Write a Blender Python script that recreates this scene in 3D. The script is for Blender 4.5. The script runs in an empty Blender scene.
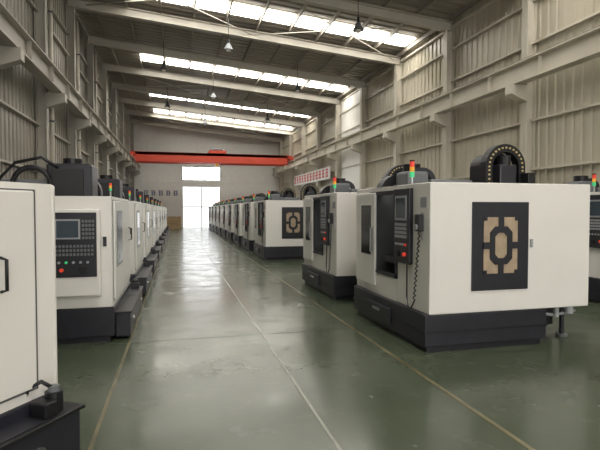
import bpy, bmesh, math, random
from mathutils import Matrix, Vector
random.seed(4)
S = bpy.context.scene

# ------------------------------------------------------------------ materials
def mat(name, col, rough=0.5, metal=0.0, noise=0.0, nscale=3.0, bump=0.0, emis=None, estr=0.0, coat=0.0, spec=None):
    m = bpy.data.materials.new(name); m.use_nodes = True
    nt = m.node_tree; b = nt.nodes["Principled BSDF"]
    b.inputs["Base Color"].default_value = (*col, 1)
    b.inputs["Roughness"].default_value = rough
    b.inputs["Metallic"].default_value = metal
    b.inputs["Coat Weight"].default_value = coat
    if spec is not None: b.inputs["Specular IOR Level"].default_value = spec
    tc = nt.nodes.new("ShaderNodeTexCoord")
    n = nt.nodes.new("ShaderNodeTexNoise"); n.inputs["Scale"].default_value = nscale
    n.inputs["Detail"].default_value = 5
    nt.links.new(tc.outputs["Object"], n.inputs["Vector"])
    r = nt.nodes.new("ShaderNodeValToRGB")
    k = noise
    r.color_ramp.elements[0].position = 0.3; r.color_ramp.elements[1].position = 0.7
    r.color_ramp.elements[0].color = (*[c*(1-k) for c in col], 1)
    r.color_ramp.elements[1].color = (*[min(1, c*(1+k)) for c in col], 1)
    nt.links.new(n.outputs["Fac"], r.inputs["Fac"])
    nt.links.new(r.outputs["Color"], b.inputs["Base Color"])
    if emis:
        b.inputs["Emission Color"].default_value = (*emis, 1); b.inputs["Emission Strength"].default_value = estr
    return m

M = {}
M['white'] = mat("machine_white_paint", (0.82, 0.795, 0.755), 0.36, noise=0.025, nscale=1.5)
M['dark'] = mat("machine_charcoal_paint", (0.022, 0.022, 0.030), 0.38, noise=0.15, nscale=6)
M['black'] = mat("black_plastic", (0.010, 0.010, 0.012), 0.45, noise=0.1)
M['grey'] = mat("cast_grey", (0.16, 0.17, 0.18), 0.5, noise=0.1)
M['metal'] = mat("brushed_steel", (0.5, 0.5, 0.5), 0.35, 1.0, noise=0.05)
M['tan'] = mat("window_film_tan", (0.43, 0.33, 0.23), 0.35, noise=0.15, nscale=8)
M['screen'] = mat("screen_glass", (0.05, 0.07, 0.09), 0.12, noise=0.1)
M['key'] = mat("key_grey", (0.35, 0.36, 0.38), 0.5)
M['seam'] = mat("panel_seam", (0.12, 0.12, 0.12), 0.6)
M['red'] = mat("signal_red", (0.75, 0.05, 0.03), 0.35, emis=(1, .1, .05), estr=0.25)
M['yellow'] = mat("signal_amber", (0.85, 0.40, 0.03), 0.35, emis=(1, .5, .05), estr=0.2)
M['green'] = mat("signal_green", (0.05, 0.55, 0.2), 0.35, emis=(.1, 1, .4), estr=0.2)
M['dot'] = mat("chain_pin", (0.60, 0.48, 0.22), 0.4)
M['door_glass'] = mat("door_window_dark", (0.03, 0.032, 0.035), 0.12)
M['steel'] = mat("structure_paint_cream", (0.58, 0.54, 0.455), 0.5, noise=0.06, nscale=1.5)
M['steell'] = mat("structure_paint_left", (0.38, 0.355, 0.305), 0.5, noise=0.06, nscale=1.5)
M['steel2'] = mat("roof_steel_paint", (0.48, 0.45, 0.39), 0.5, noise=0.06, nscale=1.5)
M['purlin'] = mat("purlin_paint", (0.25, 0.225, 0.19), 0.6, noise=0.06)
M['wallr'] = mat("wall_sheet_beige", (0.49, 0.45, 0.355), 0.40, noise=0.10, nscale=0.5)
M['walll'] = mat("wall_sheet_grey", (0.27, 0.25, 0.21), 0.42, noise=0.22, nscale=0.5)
M['wallb'] = mat("wall_back_white", (0.80, 0.79, 0.76), 0.5, noise=0.04)
M['panel'] = mat("wall_panel_white", (0.88, 0.87, 0.82), 0.4, noise=0.03)
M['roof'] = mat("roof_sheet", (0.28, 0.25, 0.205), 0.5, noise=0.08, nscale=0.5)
M['sky'] = mat("skylight_frp", (0.9, 0.9, 0.9), 0.4, emis=(1.0, 0.965, 0.89), estr=15.0)
M['win'] = mat("window_frosted", (0.9, 0.9, 0.9), 0.4, emis=(0.95, 0.98, 1.0), estr=8.0)
M['bglow'] = mat("back_glow_added", (0.80, 0.81, 0.83), 0.4, emis=(0.96, 0.98, 1.0), estr=1.6)  # added glow, imitates the brightly lit stretch of back wall
M['orange'] = mat("crane_orange", (0.70, 0.085, 0.045), 0.45, noise=0.05)
M['line_y'] = mat("line_paint_yellow", (0.16, 0.14, 0.075), 0.3, noise=0.5, nscale=4)
M['line_w'] = mat("line_joint_pale", (0.26, 0.27, 0.22), 0.3, noise=0.3, nscale=4)
M['joint'] = mat("joint_dark", (0.04, 0.05, 0.04), 0.4)
M['blue'] = mat("sign_blue", (0.05, 0.08, 0.2), 0.5)
M['signred'] = mat("sign_red", (0.6, 0.05, 0.04), 0.5)
M['crate'] = mat("crate_wood", (0.35, 0.24, 0.13), 0.7, noise=0.2)

def floor_mat():
    m = bpy.data.materials.new("floor_epoxy_green"); m.use_nodes = True
    nt = m.node_tree; b = nt.nodes["Principled BSDF"]
    tc = nt.nodes.new("ShaderNodeTexCoord")
    n1 = nt.nodes.new("ShaderNodeTexNoise"); n1.inputs["Scale"].default_value = 0.45; n1.inputs["Detail"].default_value = 8
    n1.inputs["Roughness"].default_value = 0.65
    nt.links.new(tc.outputs["Object"], n1.inputs["Vector"])
    r = nt.nodes.new("ShaderNodeValToRGB")
    r.color_ramp.elements[0].position = 0.3; r.color_ramp.elements[1].position = 0.72
    r.color_ramp.elements[0].color = (0.058, 0.074, 0.046, 1)
    r.color_ramp.elements[1].color = (0.100, 0.120, 0.080, 1)
    nt.links.new(n1.outputs["Fac"], r.inputs["Fac"])
    n3 = nt.nodes.new("ShaderNodeTexNoise"); n3.inputs["Scale"].default_value = 5.0; n3.inputs["Detail"].default_value = 10; n3.inputs["Roughness"].default_value = .75
    nt.links.new(tc.outputs["Object"], n3.inputs["Vector"])
    r3 = nt.nodes.new("ShaderNodeValToRGB"); r3.color_ramp.elements[0].position = .56; r3.color_ramp.elements[1].position = .75
    r3.color_ramp.elements[0].color = (0, 0, 0, 1); r3.color_ramp.elements[1].color = (.5, .5, .5, 1)
    nt.links.new(n3.outputs["Fac"], r3.inputs["Fac"])
    mx = nt.nodes.new("ShaderNodeMixRGB"); mx.inputs[2].default_value = (.16, .17, .13, 1)
    nt.links.new(r3.outputs["Color"], mx.inputs[0]); nt.links.new(r.outputs["Color"], mx.inputs[1])
    nt.links.new(mx.outputs[0], b.inputs["Base Color"])
    n2 = nt.nodes.new("ShaderNodeTexNoise"); n2.inputs["Scale"].default_value = 1.6; n2.inputs["Detail"].default_value = 8
    nt.links.new(tc.outputs["Object"], n2.inputs["Vector"])
    mr = nt.nodes.new("ShaderNodeMapRange"); mr.inputs["From Min"].default_value = .3; mr.inputs["From Max"].default_value = .7
    mr.inputs["To Min"].default_value = 0.16; mr.inputs["To Max"].default_value = 0.29
    nt.links.new(n2.outputs["Fac"], mr.inputs["Value"]); nt.links.new(mr.outputs["Result"], b.inputs["Roughness"])
    bp = nt.nodes.new("ShaderNodeBump"); bp.inputs["Strength"].default_value = 0.03; bp.inputs["Distance"].default_value = 0.02
    nt.links.new(n2.outputs["Fac"], bp.inputs["Height"]); nt.links.new(bp.outputs["Normal"], b.inputs["Normal"])
    b.inputs["Specular IOR Level"].default_value = 0.5
    return m
M['floor'] = floor_mat()

# ------------------------------------------------------------------ mesh builder
class MB:
    def __init__(s):
        s.bm = bmesh.new(); s.mats = []
    def mi(s, k):
        if k not in s.mats: s.mats.append(k)
        return s.mats.index(k)
    def box(s, x0, x1, y0, y1, z0, z1, k, bev=0.0, mtx=None):
        i = s.mi(k)
        r = bmesh.ops.create_cube(s.bm, size=1.0)
        vs = r['verts']
        for v in vs:
            v.co = Vector((x0+(v.co.x+.5)*(x1-x0), y0+(v.co.y+.5)*(y1-y0), z0+(v.co.z+.5)*(z1-z0)))
            if mtx: v.co = mtx @ v.co
        fs = set(f for v in vs for f in v.link_faces)
        for f in fs: f.material_index = i
        if bev > 0:
            es = list(set(e for v in vs for e in v.link_edges))
            g = bmesh.ops.bevel(s.bm, geom=es, offset=bev, segments=2, profile=0.5, affect='EDGES')
            for f in g['faces']: f.material_index = i
    def cyl(s, c, r, h, axis, k, seg=16, r2=None):
        i = s.mi(k)
        rot = {'z': Matrix.Identity(4), 'x': Matrix.Rotation(math.pi/2, 4, 'Y'), 'y': Matrix.Rotation(math.pi/2, 4, 'X')}[axis]
        g = bmesh.ops.create_cone(s.bm, cap_ends=True, segments=seg, radius1=r, radius2=r if r2 is None else r2, depth=h,
                                  matrix=Matrix.Translation(c) @ rot)
        for f in set(f for v in g['verts'] for f in v.link_faces): f.material_index = i
    def prism(s, pts, a0, a1, k, axis='y'):
        i = s.mi(k)
        def P(p, q, a):
            return {'y': (p, a, q), 'x': (a, p, q), 'z': (p, q, a)}[axis]
        A = [s.bm.verts.new(P(p, q, a0)) for p, q in pts]
        B = [s.bm.verts.new(P(p, q, a1)) for p, q in pts]
        n = len(pts)
        fs = [s.bm.faces.new(A), s.bm.faces.new(B[::-1])]
        for j in range(n):
            fs.append(s.bm.faces.new((A[j], B[j], B[(j+1) % n], A[(j+1) % n])))
        for f in fs: f.material_index = i
    def ring(s, outer, inner, a0, a1, k, axis='y'):
        i = s.mi(k)
        def P(p, q, a):
            return {'y': (p, a, q), 'x': (a, p, q), 'z': (p, q, a)}[axis]
        n = len(outer)
        V = [[s.bm.verts.new(P(p, q, a)) for p, q in L] for L, a in ((outer, a0), (inner, a0), (outer, a1), (inner, a1))]
        for j in range(n):
            l = (j+1) % n
            for a, b in ((0, 1), (2, 3), (0, 2), (1, 3)):
                f = s.bm.faces.new((V[a][j], V[a][l], V[b][l], V[b][j])); f.material_index = i
    def tube(s, pts, r, k, seg=8):
        i = s.mi(k); pts = [Vector(p) for p in pts]; rings = []
        for j, p in enumerate(pts):
            t = (pts[min(j+1, len(pts)-1)] - pts[max(j-1, 0)]).normalized()
            up = Vector((0, 0, 1)) if abs(t.z) < .9 else Vector((0, 1, 0))
            a = t.cross(up).normalized(); b = t.cross(a)
            rings.append([s.bm.verts.new(p + r*(math.cos(w)*a+math.sin(w)*b)) for w in [2*math.pi*q/seg for q in range(seg)]])
        for A, B in zip(rings, rings[1:]):
            for q in range(seg):
                f = s.bm.faces.new((A[q], A[(q+1) % seg], B[(q+1) % seg], B[q])); f.material_index = i; f.smooth = True
        for R in (rings[0], rings[-1]):
            f = s.bm.faces.new(R); f.material_index = i
    def mesh(s, name):
        bmesh.ops.recalc_face_normals(s.bm, faces=s.bm.faces[:])
        me = bpy.data.meshes.new(name); s.bm.to_mesh(me); s.bm.free()
        for k in s.mats: me.materials.append(M[k])
        return me
    def obj(s, name, loc=(0, 0, 0)):
        return place(s.mesh(name), name, loc)
def place(me, name, loc=(0, 0, 0), rz_=0):
    o = bpy.data.objects.new(name, me); o.location = loc; o.rotation_euler[2] = rz_; S.collection.objects.link(o); return o

# ------------------------------------------------------------------ hall dimensions
XL, XR, YB, YS = -4.15, 10.0, 48.0, -13.5
COLY = [11.9 + 4.25*k for k in range(-5, 9)]
SL = 1.2/13.75
def rz(x): return 10.05 - (x + 3.75)*SL
SH = Matrix(((1, 0, 0, 0), (0, 1, 0, 0), (-SL, 0, 1, 10.05-3.75*SL), (0, 0, 0, 1)))

def corrugated(name, k, fn, a0, a1, pitch=0.3, depth=0.04):
    bm = bmesh.new(); prev = None; a = a0; seq = []
    while a < a1:
        seq += [(a, 0), (a+pitch*.55, 0), (a+pitch*.65, depth), (a+pitch*.9, depth)]
        a += pitch
    seq = [q for q in seq if q[0] < a1] + [(a1, 0)]
    for q in seq:
        vs = [bm.verts.new(p) for p in fn(*q)]
        if prev:
            for i in range(len(vs)-1): bm.faces.new((prev[i], vs[i], vs[i+1], prev[i+1]))
        prev = vs
    me = bpy.data.meshes.new(name); bm.to_mesh(me); bm.free(); me.materials.append(M[k])
    return place(me, name)

b = MB(); b.box(XL-.3, XR+.3, YS, YB+.3, -.2, 0, 'floor'); b.obj("floor")
corrugated("wall_right", 'wallr', lambda a, o: [(XR+o, a, 0), (XR+o, a, rz(XR)+.02)], YS, YB)
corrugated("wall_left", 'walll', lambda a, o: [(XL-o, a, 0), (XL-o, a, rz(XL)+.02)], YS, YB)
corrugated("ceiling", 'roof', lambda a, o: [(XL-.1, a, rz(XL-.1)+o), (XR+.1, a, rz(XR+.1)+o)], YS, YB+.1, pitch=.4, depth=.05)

dx0, dx1, dz = .4, 4.1, 3.9
wz0, wz1 = 4.6, 5.8
top = 10.15
for i, q in enumerate(((XL-.1, dx0, 0, top), (dx1, XR+.1, 0, top), (dx0, dx1, dz, wz0), (dx0, dx1, wz1, top))):
    b = MB(); b.box(q[0], q[1], YB, YB+.2, q[2], q[3], 'wallb')
    b.obj("wall_back" if i == 0 else "wall_back.%03d" % i)
b = MB()
for z in (4.3, 6.4, 8.2): b.box(XL, XR, YB-.08, YB, z, z+.1, 'wallb')
b.obj("wall_girts_back")
b = MB(); b.box(dx0, dx1, YB+.08, YB+.12, wz0, wz1, 'win')
for i in range(6):
    x = dx0 + .03 + (dx1-dx0-.06)*i/5; b.box(x-.04, x+.04, YB+.0, YB+.08, wz0, wz1, 'grey')
b.obj("window_1")
b = MB(); b.box(dx0, dx1, YB+.08, YB+.12, 0.02, dz, 'bglow')  # made-up glowing panel, brightens the far end and its floor reflection
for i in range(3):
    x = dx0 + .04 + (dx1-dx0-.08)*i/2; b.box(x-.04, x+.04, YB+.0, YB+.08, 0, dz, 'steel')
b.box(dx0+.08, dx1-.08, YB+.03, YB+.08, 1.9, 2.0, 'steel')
b.obj("back_glow_panel")
b = MB(); b.box(XL-.1, XR+.1, YS-.2, YS, 7.5, 10.1, 'wallb'); b.box(XL-.1, XL+.7, YS-.2, YS, 0, 7.5, 'wallb'); b.box(XR-.7, XR+.1, YS-.2, YS, 0, 7.5, 'wallb')
b.obj("wall_south")

b = MB(); b.box(XR-.06, XR-.01, 24.9, 28.6, 0, 8.5, 'panel'); b.obj("pale_wall_bay")  # paler slab covering one bay of the right wall

# skylights
for n, y in enumerate([-7.0, 1.5, 10.0, 19.0, 27.3, 35.6, 41.5]):
    b = MB(); x = -1.9
    while x < 9.4:
        b.box(x+.05, x+1.2, y-.5, y+.5, -.07, -.05, 'sky', mtx=SH); x += 1.3
    b.obj("window_skylight" if n == 0 else "window_skylight.%03d" % n)

def ibeam_x(b, y, x0, x1, zoff, h, w, k):
    b.box(x0, x1, y-.012, y+.012, zoff, zoff+h, k, mtx=SH)
    b.box(x0, x1, y-w/2, y+w/2, zoff, zoff+.03, k, mtx=SH)
    b.box(x0, x1, y-w/2, y+w/2, zoff+h-.03, zoff+h, k, mtx=SH)
b = MB()
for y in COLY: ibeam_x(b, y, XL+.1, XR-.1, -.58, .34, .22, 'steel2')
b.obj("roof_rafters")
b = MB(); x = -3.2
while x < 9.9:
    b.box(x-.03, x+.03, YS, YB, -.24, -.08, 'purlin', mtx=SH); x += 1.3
for i in range(0, len(COLY)-1, 3):
    y0, y1 = COLY[i], COLY[i+1]
    for xa, xb in ((-3.4, 3.1), (3.1, 9.6)):
        za, zb = rz(xa)-.4, rz(xb)-.4
        b.tube([(xa, y0, za), (xb, y1, zb)], .02, 'steel2', 6); b.tube([(xb, y0, zb), (xa, y1, za)], .02, 'steel2', 6)
b.obj("roof_purlins")

RT = 5.86  # rail top
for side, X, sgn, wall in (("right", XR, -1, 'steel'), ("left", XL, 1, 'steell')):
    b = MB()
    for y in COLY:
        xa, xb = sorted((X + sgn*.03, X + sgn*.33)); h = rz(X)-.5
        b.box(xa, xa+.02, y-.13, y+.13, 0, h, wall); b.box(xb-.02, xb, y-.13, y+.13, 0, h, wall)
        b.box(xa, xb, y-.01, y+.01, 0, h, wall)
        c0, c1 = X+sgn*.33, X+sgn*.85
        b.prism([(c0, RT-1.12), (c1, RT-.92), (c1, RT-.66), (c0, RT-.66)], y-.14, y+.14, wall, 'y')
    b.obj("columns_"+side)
    b = MB()
    for z in (1.3, 2.8, 4.2, 6.4, 7.6, 8.4):
        xa, xb = sorted((X + sgn*.0, X + sgn*.12)); b.box(xa, xb, YS, YB, z, z+.06, wall)
    b.obj("wall_girts_"+side)
    b = MB(); xc = X + sgn*.62; q = RT-.65
    b.box(xc-.01, xc+.01, YS, YB, q, q+.57, wall); b.box(xc-.16, xc+.16, YS, YB, q, q+.03, wall); b.box(xc-.16, xc+.16, YS, YB, q+.54, q+.57, wall)
    b.box(xc-.035, xc+.035, YS, YB, q+.57, RT, 'purlin')
    y = YS+1
    while y < YB: b.box(xc-.12, xc+.12, y-.006, y+.006, q+.03, q+.54, wall); y += 2.125
    b.obj("crane_runway_beam_"+side)
for i, y in enumerate((17.2, 21.6, 26.0, 30.0)):
    b = MB(); b.tube([(XL+.2, y, 0), (XL+.2, y, 9.4)], .07, 'steel', 10)
    for z in (2, 4.5, 8): b.box(XL+.01, XL+.29, y-.09, y+.09, z, z+.05, 'grey')
    b.obj("downpipe" if i == 0 else "downpipe.%03d" % i)

# overhead crane
b = MB(); xa, xb = XL+.9, XR-.9
for yy in (40.3, 41.5):
    b.box(xa, xb, yy-.2, yy+.2, 5.50, 6.3, 'orange', .02); b.box(xa-.36, xb+.36, yy-.2, yy+.2, 6.05, 6.3, 'orange', .02)
for x in (XL+.62, XR-.62): b.box(x-.12, x+.12, 39.5, 42.4, RT+.01, RT+.25, 'orange', .02)
b.box(2.5, 3.9, 40.1, 41.7, 6.3, 6.55, 'orange', .03); b.cyl((3.2, 40.9, 6.65), .18, 1.0, 'x', 'grey')
b.tube([(3.2, 40.9, 6.4), (3.2, 40.9, 5.6)], .025, 'black', 6); b.box(3.05, 3.35, 40.75, 41.05, 5.3, 5.6, 'yellow', .02)
b.obj("overhead_crane")

# high bay lamps
b = MB()
b.cyl((0, 0, .32), .05, .2, 'z', 'black'); b.cyl((0, 0, .12), .2, .26, 'z', 'grey', 20, .06); b.cyl((0, 0, -.02), .1, .06, 'z', 'white')
b.tube([(0, 0, .4), (0, 0, 1.35)], .012, 'black', 6)
lm = b.mesh("high_bay_lamp")
for y0, x in ((15.3, -.6), (15.3, 5.9), (19.4, 2.0)):
    for k in range(0, 3):
        place(lm, "high_bay_lamp", (x, y0+8.4*k, rz(x)-.18-1.35))

b = MB(); b.box(1.055, 1.08, YS, YB-.1, 0, .003, 'line_w'); b.obj("floor_line_centre")
b = MB(); b.box(2.33, 2.37, YS, YB-.1, 0, .003, 'line_y'); b.box(-.615, -.585, YS, YB-.1, 0, .003, 'line_y'); b.obj("floor_line_aisle")
b = MB(); y = 2.0
while y < YB: b.box(XL+.1, XR-.1, y-.005, y+.005, 0, .002, 'joint'); y += 4.25
b.obj("floor_joints")

def glyphs(b, k, p0, n, size, axis, plane):
    for i in range(n):
        for j in range(5):
            a = random.random()
            if j < 3:
                z = p0[1] + size*(.1+.35*j); l0, l1 = size*.1*random.random(), size*(.7+.15*random.random()); t = size*.13
                q = (p0[0]+i*size*1.25+l0, p0[0]+i*size*1.25+l1, z, z+t)
            else:
                xx = p0[0]+i*size*1.25+size*(.2+.4*(j-3)); q = (xx, xx+size*.12, p0[1]+size*.1*a, p0[1]+size*(.8+.15*a))
            if axis == 'x': b.box(q[0], q[1], plane-.02, plane, q[2], q[3], k)
            else: b.box(plane-.02, plane, q[0], q[1], q[2], q[3], k)
b = MB(); glyphs(b, 'blue', (-3.2, 3.0), 5, .55, 'x', YB); b.obj("wall_slogan_lettering")
b = MB(); b.box(XR-.36, XR-.34, 30, 40, 3.7, 4.5, 'wallb'); glyphs(b, 'signred', (30.4, 3.8), 12, .64, 'y', XR-.36); b.obj("wall_banner")

# ------------------------------------------------------------------ right-row machining centre (front faces -X)
def octo(cx, cz, hw, hh, c):
    return [(cx-hw+c, cz-hh), (cx+hw-c, cz-hh), (cx+hw, cz-hh+c), (cx+hw, cz+hh-c), (cx+hw-c, cz+hh), (cx-hw+c, cz+hh), (cx-hw, cz+hh-c), (cx-hw, cz-hh+c)]
def arch_pts(cx, cz, r, z0, n=14):
    return [(cx-r, z0)] + [(cx-r*math.cos(math.pi*i/n), cz+r*math.sin(math.pi*i/n)) for i in range(n+1)] + [(cx+r, z0)]

def build_right():
    b = MB(); W, D, z0, z1 = 2.3, 2.22, .444, 1.97
    b.box(0.0, 1.55, .05, 2.25, 0, .09, 'dark'); b.box(-.05, 1.6, 0.0, 2.3, .07, .444, 'dark', .015)
    b.box(-.09, -.04, .9, 1.7, .14, .34, 'dark', .01); b.box(-.11, -.09, 1.2, 1.4, .26, .29, 'metal')
    b.box(-.06, 1.61, -.008, 2.308, .235, .25, 'black')
    b.box(1.6, 2.15, .5, 1.9, .1, .4, 'dark', .015)
    for x in (1.75, 2.1):
        for y in (.3, 2.0): b.cyl((x, y, .2), .03, .5, 'z', 'dark'); b.cyl((x, y, .015), .07, .03, 'z', 'grey')
    b.cyl((1.80, .07, .38), .03, .13, 'z', 'key'); b.cyl((1.98, .06, .4), .05, .09, 'z', 'key')
    b.tube([(1.6, .12, .36), (1.8, .1, .33), (2.1, .1, .37), (2.15, .3, .42)], .02, 'key')
    b.box(0, D, 0, .05, z0, z1, 'white', .012); b.box(0, D, W-.05, W, z0, z1, 'white', .012)
    b.box(D-.05, D, .05, W-.05, z0, z1, 'white')
    b.box(0, .05, .04, .85, z0, z1, 'white', .01); b.box(0, .05, 1.69, W-.04, z0, z1, 'white', .01)
    b.box(0, .05, .85, 1.69, 1.88, z1, 'white'); b.box(0, .05, .85, 1.69, z0, .78, 'white')
    b.box(.05, .3, .05, W-.05, 1.9, 1.94, 'white'); b.box(1.15, D-.05, .05, W-.05, 1.9, 1.94, 'white')
    b.box(0.05, D-.05, .05, W-.05, z0, .5, 'dark')
    for q in ((.82, .87, .75, 1.91), (1.67, 1.72, .75, 1.91)): b.box(-.02, .06, q[0], q[1], q[2], q[3], 'dark')
    b.box(-.02, .06, .82, 1.72, 1.86, 1.91, 'dark'); b.box(-.02, .06, .82, 1.72, .75, .79, 'dark')
    b.box(1.1, 1.15, .05, W-.05, .5, 1.9, 'dark'); b.box(.05, 1.1, .8, .84, .5, 1.88, 'grey'); b.box(.05, 1.1, 1.95, 1.98, .5, 1.88, 'grey')
    b.box(.3, .9, .9, 1.9, .86, .96, 'metal', .01)
    for i in range(4): b.box(.36+.14*i, .39+.14*i, .9, 1.9, .955, .965, 'black')
    b.box(.45, .8, 1.45, 1.85, 1.35, 2.22, 'grey', .04); b.cyl((.62, 1.65, 1.27), .09, .2, 'z', 'metal'); b.cyl((.62, 1.65, 2.27), .13, .12, 'z', 'black')
    b.box(.8, 1.5, 1.4, 1.9, 1.6, 2.1, 'grey', .03)
    b.cyl((.55, 2.1, 1.93), .27, .22, 'y', 'black', 24); b.cyl((.55, 1.98, 1.93), .12, .05, 'y', 'metal')
    b.ring(arch_pts(.72, 2.06, .22, 1.95), arch_pts(.72, 2.06, .15, 1.95), 1.5, 1.6, 'dark')
    # sliding door parked toward far end
    b.box(-.045, -.005, 1.5, 2.22, .56, 1.9, 'white', .012); b.box(-.052, -.04, 1.62, 1.98, 1.0, 1.72, 'door_glass')
    b.box(-.09, -.05, 1.53, 1.56, 1.05, 1.4, 'metal', .005)
    # side window
    b.box(.54, 1.31, -.014, .002, .70, 1.745, 'dark', .004)
    b.box(.69, 1.15, -.020, -.012, .90, 1.565, 'tan')
    cx, cz = .92, 1.232
    b.ring(octo(cx, cz, .15, .225, .07), octo(cx, cz, .085, .15, .045), -.034, -.012, 'dark')
    b.box(cx-.035, cx+.035, -.032, -.012, cz+.21, 1.57, 'dark'); b.box(cx-.035, cx+.035, -.032, -.012, .89, cz-.21, 'dark')
    b.box(.68, cx-.14, -.032, -.012, cz-.04, cz+.04, 'dark'); b.box(cx+.14, 1.16, -.032, -.012, cz-.04, cz+.04, 'dark')
    for q in ((.69, .90), (1.11, .90), (.69, 1.525), (1.11, 1.525)):
        b.prism([(q[0], q[1]), (q[0]+.04, q[1]), (q[0]+.04, q[1]+.04), (q[0], q[1]+.04)], -.03, -.012, 'dark')
    b.box(1.34, 1.37, -.02, 0, 1.2, 1.3, 'key')
    # control console
    b.box(-.06, .0, .40, .83, .98, 1.92, 'dark', .012); b.box(-.068, -.058, .46, .77, 1.52, 1.83, 'key'); b.box(-.072, -.066, .49, .74, 1.55, 1.80, 'screen')
    for i in range(6):
        for j in range(4): b.box(-.07, -.058, .46+.054*i, .50+.054*i, 1.30+.05*j, 1.335+.05*j, 'key')
    for i in range(5): b.cyl((-.065, .48+.065*i, 1.22), .017, .02, 'x', 'key' if i else 'red', 10)
    b.cyl((-.075, .5, 1.1), .025, .03, 'x', 'red', 14); b.cyl((-.07, .68, 1.1), .04, .03, 'x', 'black', 14)
    # pendant with cable
    b.box(-.09, -.02, .1, .21, 1.40, 1.60, 'black', .012); b.cyl((-.095, .155, 1.45), .035, .02, 'x', 'key', 14); b.box(-.02, 0, .13, .18, 1.3, 1.62, 'metal')
    pts = []
    for i in range(70):
        t = i/69; z = 1.4 - .85*t; y = .155+.12*t; pts.append((-.05+.012*math.cos(i*1.3), y+.012*math.sin(i*1.3), z))
    b.tube(pts, .008, 'black', 6)
    b.tube([(-.05, .275, .55), (-.06, .32, .47), (-.06, .4, .46), (-.05, .46, .58), (-.03, .5, .8), (-.02, .52, .98)], .010, 'black', 6)
    b.box(-.004, .003, .08, .22, 1.68, 1.8, 'key')
    # tower light
    b.cyl((.3, 1.02, 2.03), .015, .14, 'z', 'metal', 10); b.cyl((.3, 1.02, 2.13), .032, .07, 'z', 'green', 14)
    b.cyl((.3, 1.02, 2.20), .032, .06, 'z', 'yellow', 14); b.cyl((.3, 1.02, 2.27), .032, .07, 'z', 'red', 14); b.cyl((.3, 1.02, 2.315), .034, .02, 'z', 'black', 14)
    # column with arched cable chain
    cx, cz = 1.80, 2.27
    b.prism(arch_pts(cx, cz, .23, 1.92), 1.24, 1.6, 'black')
    b.ring(arch_pts(cx, cz, .33, 1.94), arch_pts(cx, cz, .22, 1.94), 1.06, 1.2, 'black')
    for i in range(15):
        a = math.pi*i/14; b.cyl((cx-.275*math.cos(a), 1.055, cz+.275*math.sin(a)), .014, .016, 'y', 'dot', 8)
    for s_ in (-1, 1):
        for j in range(5): b.cyl((cx+s_*.275, 1.055, 1.97+.062*j), .014, .016, 'y', 'dot', 8)
    b.box(cx-.14, cx+.14, 1.0, 1.24, 1.94, 2.3, 'dark', .02); b.cyl((cx, 1.1, 2.36), .09, .14, 'z', 'black')
    b.box(2.05, 2.17, .9, 1.1, 1.94, 2.18, 'black', .01)
    b.box(.35, 1.1, .3, .7, 1.9, 1.96, 'grey', .01)
    return b.mesh("cnc_machining_center")
rm = build_right()
XF = 2.78
for y in (4.93, 8.25, 15.5, 18.95, 22.4, 25.8, 29.2, 32.6, 36.0, 39.4, 42.8):
    place(rm, "cnc_machining_center", (XF, y, 0))
for q in ((7.2, 6.3), (7.1, 15.0)):
    place(rm, "cnc_machining_center", (q[0], q[1], 0))

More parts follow.
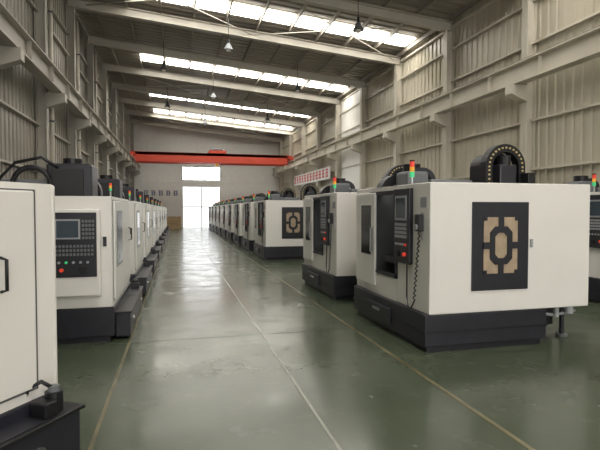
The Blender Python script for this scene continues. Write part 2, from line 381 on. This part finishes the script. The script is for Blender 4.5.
# ------------------------------------------------------------------ left-row machining centre (front faces +X)
def build_left():
    b = MB(); W, D, z0, z1 = 2.2, 1.85, .44, 1.82
    b.box(-1.75, -.04, .06, W-.06, 0, .08, 'dark'); b.box(-1.8, 0.02, 0, W, .07, .44, 'dark', .015)
    b.box(.02, .2, .1, W-.02, .03, .34, 'dark', .015)
    b.box(.0, .22, .08, W, .335, .36, 'black', .005)
    b.box(.02, .19, 1.3, 1.9, .355, .365, 'dark')
    b.cyl((.10, 2.06, .42), .055, .13, 'z', 'black', 18); b.box(.04, .17, 1.93, 2.02, .355, .45, 'black', .01); b.cyl((.10, 2.06, .50), .035, .04, 'z', 'grey')
    b.tube([(.10, 2.06, .5), (.06, 2.0, .56), (.0, 1.95, .52), (-.02, 1.95, .42)], .014, 'black', 6)
    b.cyl((.205, 1.85, .2), .03, .03, 'x', 'metal', 12); b.cyl((.205, .5, .2), .03, .03, 'x', 'metal', 12)
    b.box(-D, 0, 0, .05, z0, z1, 'white', .012); b.box(-D, 0, W-.05, W, z0, z1, 'white', .02)
    b.box(-.05, 0, .04, W-.04, z0, z1, 'white'); b.box(-D, -D+.05, .05, W-.05, z0, z1, 'white')
    b.box(-.4, -.05, .05, W-.05, z1-.06, z1-.02, 'white'); b.box(-D+.05, -1.1, .05, W-.05, z1-.06, z1-.02, 'white')
    b.box(-D+.05, -.05, .05, W-.05, z0, .5, 'dark')
    b.box(-1.12, -1.08, .05, W-.05, .5, z1-.06, 'grey')
    b.box(0, .004, .1, 2.03, .5, z1-.04, 'seam')
    b.box(0, .03, .12, 1.05, .52, z1-.05, 'white', .01); b.box(.0, .03, 1.065, 2.0, .52, z1-.05, 'white', .01)
    b.box(.024, .033, .24, .89, .91, 1.64, 'key'); b.box(.03, .036, .28, .85, .95, 1.6, 'door_glass')
    b.tube([(.03, 1.76, 1.17), (.075, 1.76, 1.18), (.075, 1.76, 1.36), (.03, 1.76, 1.37)], .010, 'black', 8)
    # control console on near side
    b.box(-.82, -.12, -.10, .0, .60, 1.66, 'white', .02)
    b.box(-.76, -.16, -.115, -.095, .84, 1.62, 'dark', .006)
    b.box(-.62, -.34, -.125, -.112, 1.30, 1.54, 'key'); b.box(-.60, -.36, -.13, -.122, 1.32, 1.52, 'screen')
    for i in range(4):
        for j in range(5): b.box(-.32+.037*i, -.295+.037*i, -.124, -.112, 1.30+.05*j, 1.33+.05*j, 'grey')
    for i in range(11):
        for j in range(3): b.box(-.62+.04*i, -.595+.04*i, -.124, -.112, 1.10+.05*j, 1.13+.05*j, 'grey')
    for i in range(5): b.cyl((-.58+.08*i, -.12, 1.02), .016, .02, 'y', 'green' if i == 1 else 'key', 10)
    b.cyl((-.55, -.13, .93), .022, .03, 'y', 'red', 14); b.cyl((-.32, -.13, .93), .045, .03, 'y', 'black', 16)
    b.box(-.10, -.06, -.02, 0, 1.2, 1.32, 'dark')
    # column + cable loop
    b.box(-.85, -.3, .5, 1.0, 1.7, 2.26, 'dark', .03); b.box(-.78, -.4, .45, .52, 1.82, 2.18, 'black', .01); b.cyl((-.58, .75, 2.29), .12, .1, 'z', 'black')
    b.box(-1.5, -.85, .55, 1.15, 1.7, 2.05, 'grey', .03)
    pts = []
    for i in range(13):
        a = math.pi*i/12; pts.append((-1.02+.22*math.cos(a), .5, 1.98+.22*math.sin(a)))
    b.tube([(-.8, .5, 1.86)]+pts+[(-1.24, .5, 1.8)], .035, 'black', 8)
    b.tube([(-.7, .5, 2.2), (-.9, .48, 2.33), (-1.2, .46, 2.25), (-1.38, .46, 2.05), (-1.42, .46, 1.78)], .022, 'black', 8)
    b.cyl((-.6, 1.5, 1.9), .28, .2, 'y', 'black', 22)
    b.cyl((-.25, 1.9, 1.88), .015, .14, 'z', 'metal', 10); b.cyl((-.25, 1.9, 1.98), .022, .04, 'z', 'green', 12); b.cyl((-.25, 1.9, 2.02), .022, .04, 'z', 'yellow', 12); b.cyl((-.25, 1.9, 2.06), .022, .04, 'z', 'red', 12)
    return b.mesh("vertical_milling_machine")
lm2 = build_left()
o = place(lm2, "vertical_milling_machine", (-1.99, 1.685, 0), math.radians(-33))
for y in (6.35, 9.5, 12.7, 15.9, 19.2, 22.6, 26.0, 29.5, 33.0):
    place(lm2, "vertical_milling_machine", (-.80, y, 0))

b = MB()
for z in (0.1, .42, .74):
    b.box(-.0, 1.2, 0, .03, z, z+.26, 'crate'); b.box(0, 1.2, 1.0, 1.03, z, z+.26, 'crate'); b.box(0, .03, .03, 1.0, z, z+.26, 'crate'); b.box(1.17, 1.2, .03, 1.0, z, z+.26, 'crate')
for x in (.05, .55, 1.05): b.box(x, x+.1, -.03, 0, 0, 1.05, 'crate'); b.box(x, x+.1, 0, 1.03, 0, .1, 'crate')
b.box(0, 1.2, 0, 1.03, 1.0, 1.05, 'crate')
cr = b.mesh("shipping_crate")
place(cr, "shipping_crate", (-2.6, 38.0, 0)); place(cr, "shipping_crate", (-1.0, 41.0, 0)); place(cr, "shipping_crate", (-.9, 45.0, 0))

# ------------------------------------------------------------------ world, camera
w = bpy.data.worlds.new("World"); S.world = w; w.use_nodes = True
bg = w.node_tree.nodes["Background"]; bg.inputs[0].default_value = (1.0, 0.975, 0.94, 1); bg.inputs[1].default_value = 4.3
try:
    S.view_settings.view_transform = 'Standard'
    S.view_settings.look = 'None'
except Exception as e: print("look", e)

cd = bpy.data.cameras.new("Camera"); cam = bpy.data.objects.new("Camera", cd); S.collection.objects.link(cam)
cd.sensor_width = 36; cd.lens = 28.8; cd.clip_start = .05; cd.clip_end = 200
cam.location = (0, 0, 1.65); cam.rotation_euler = (math.radians(90-1.79), 0, math.radians(-14.26))
S.camera = cam
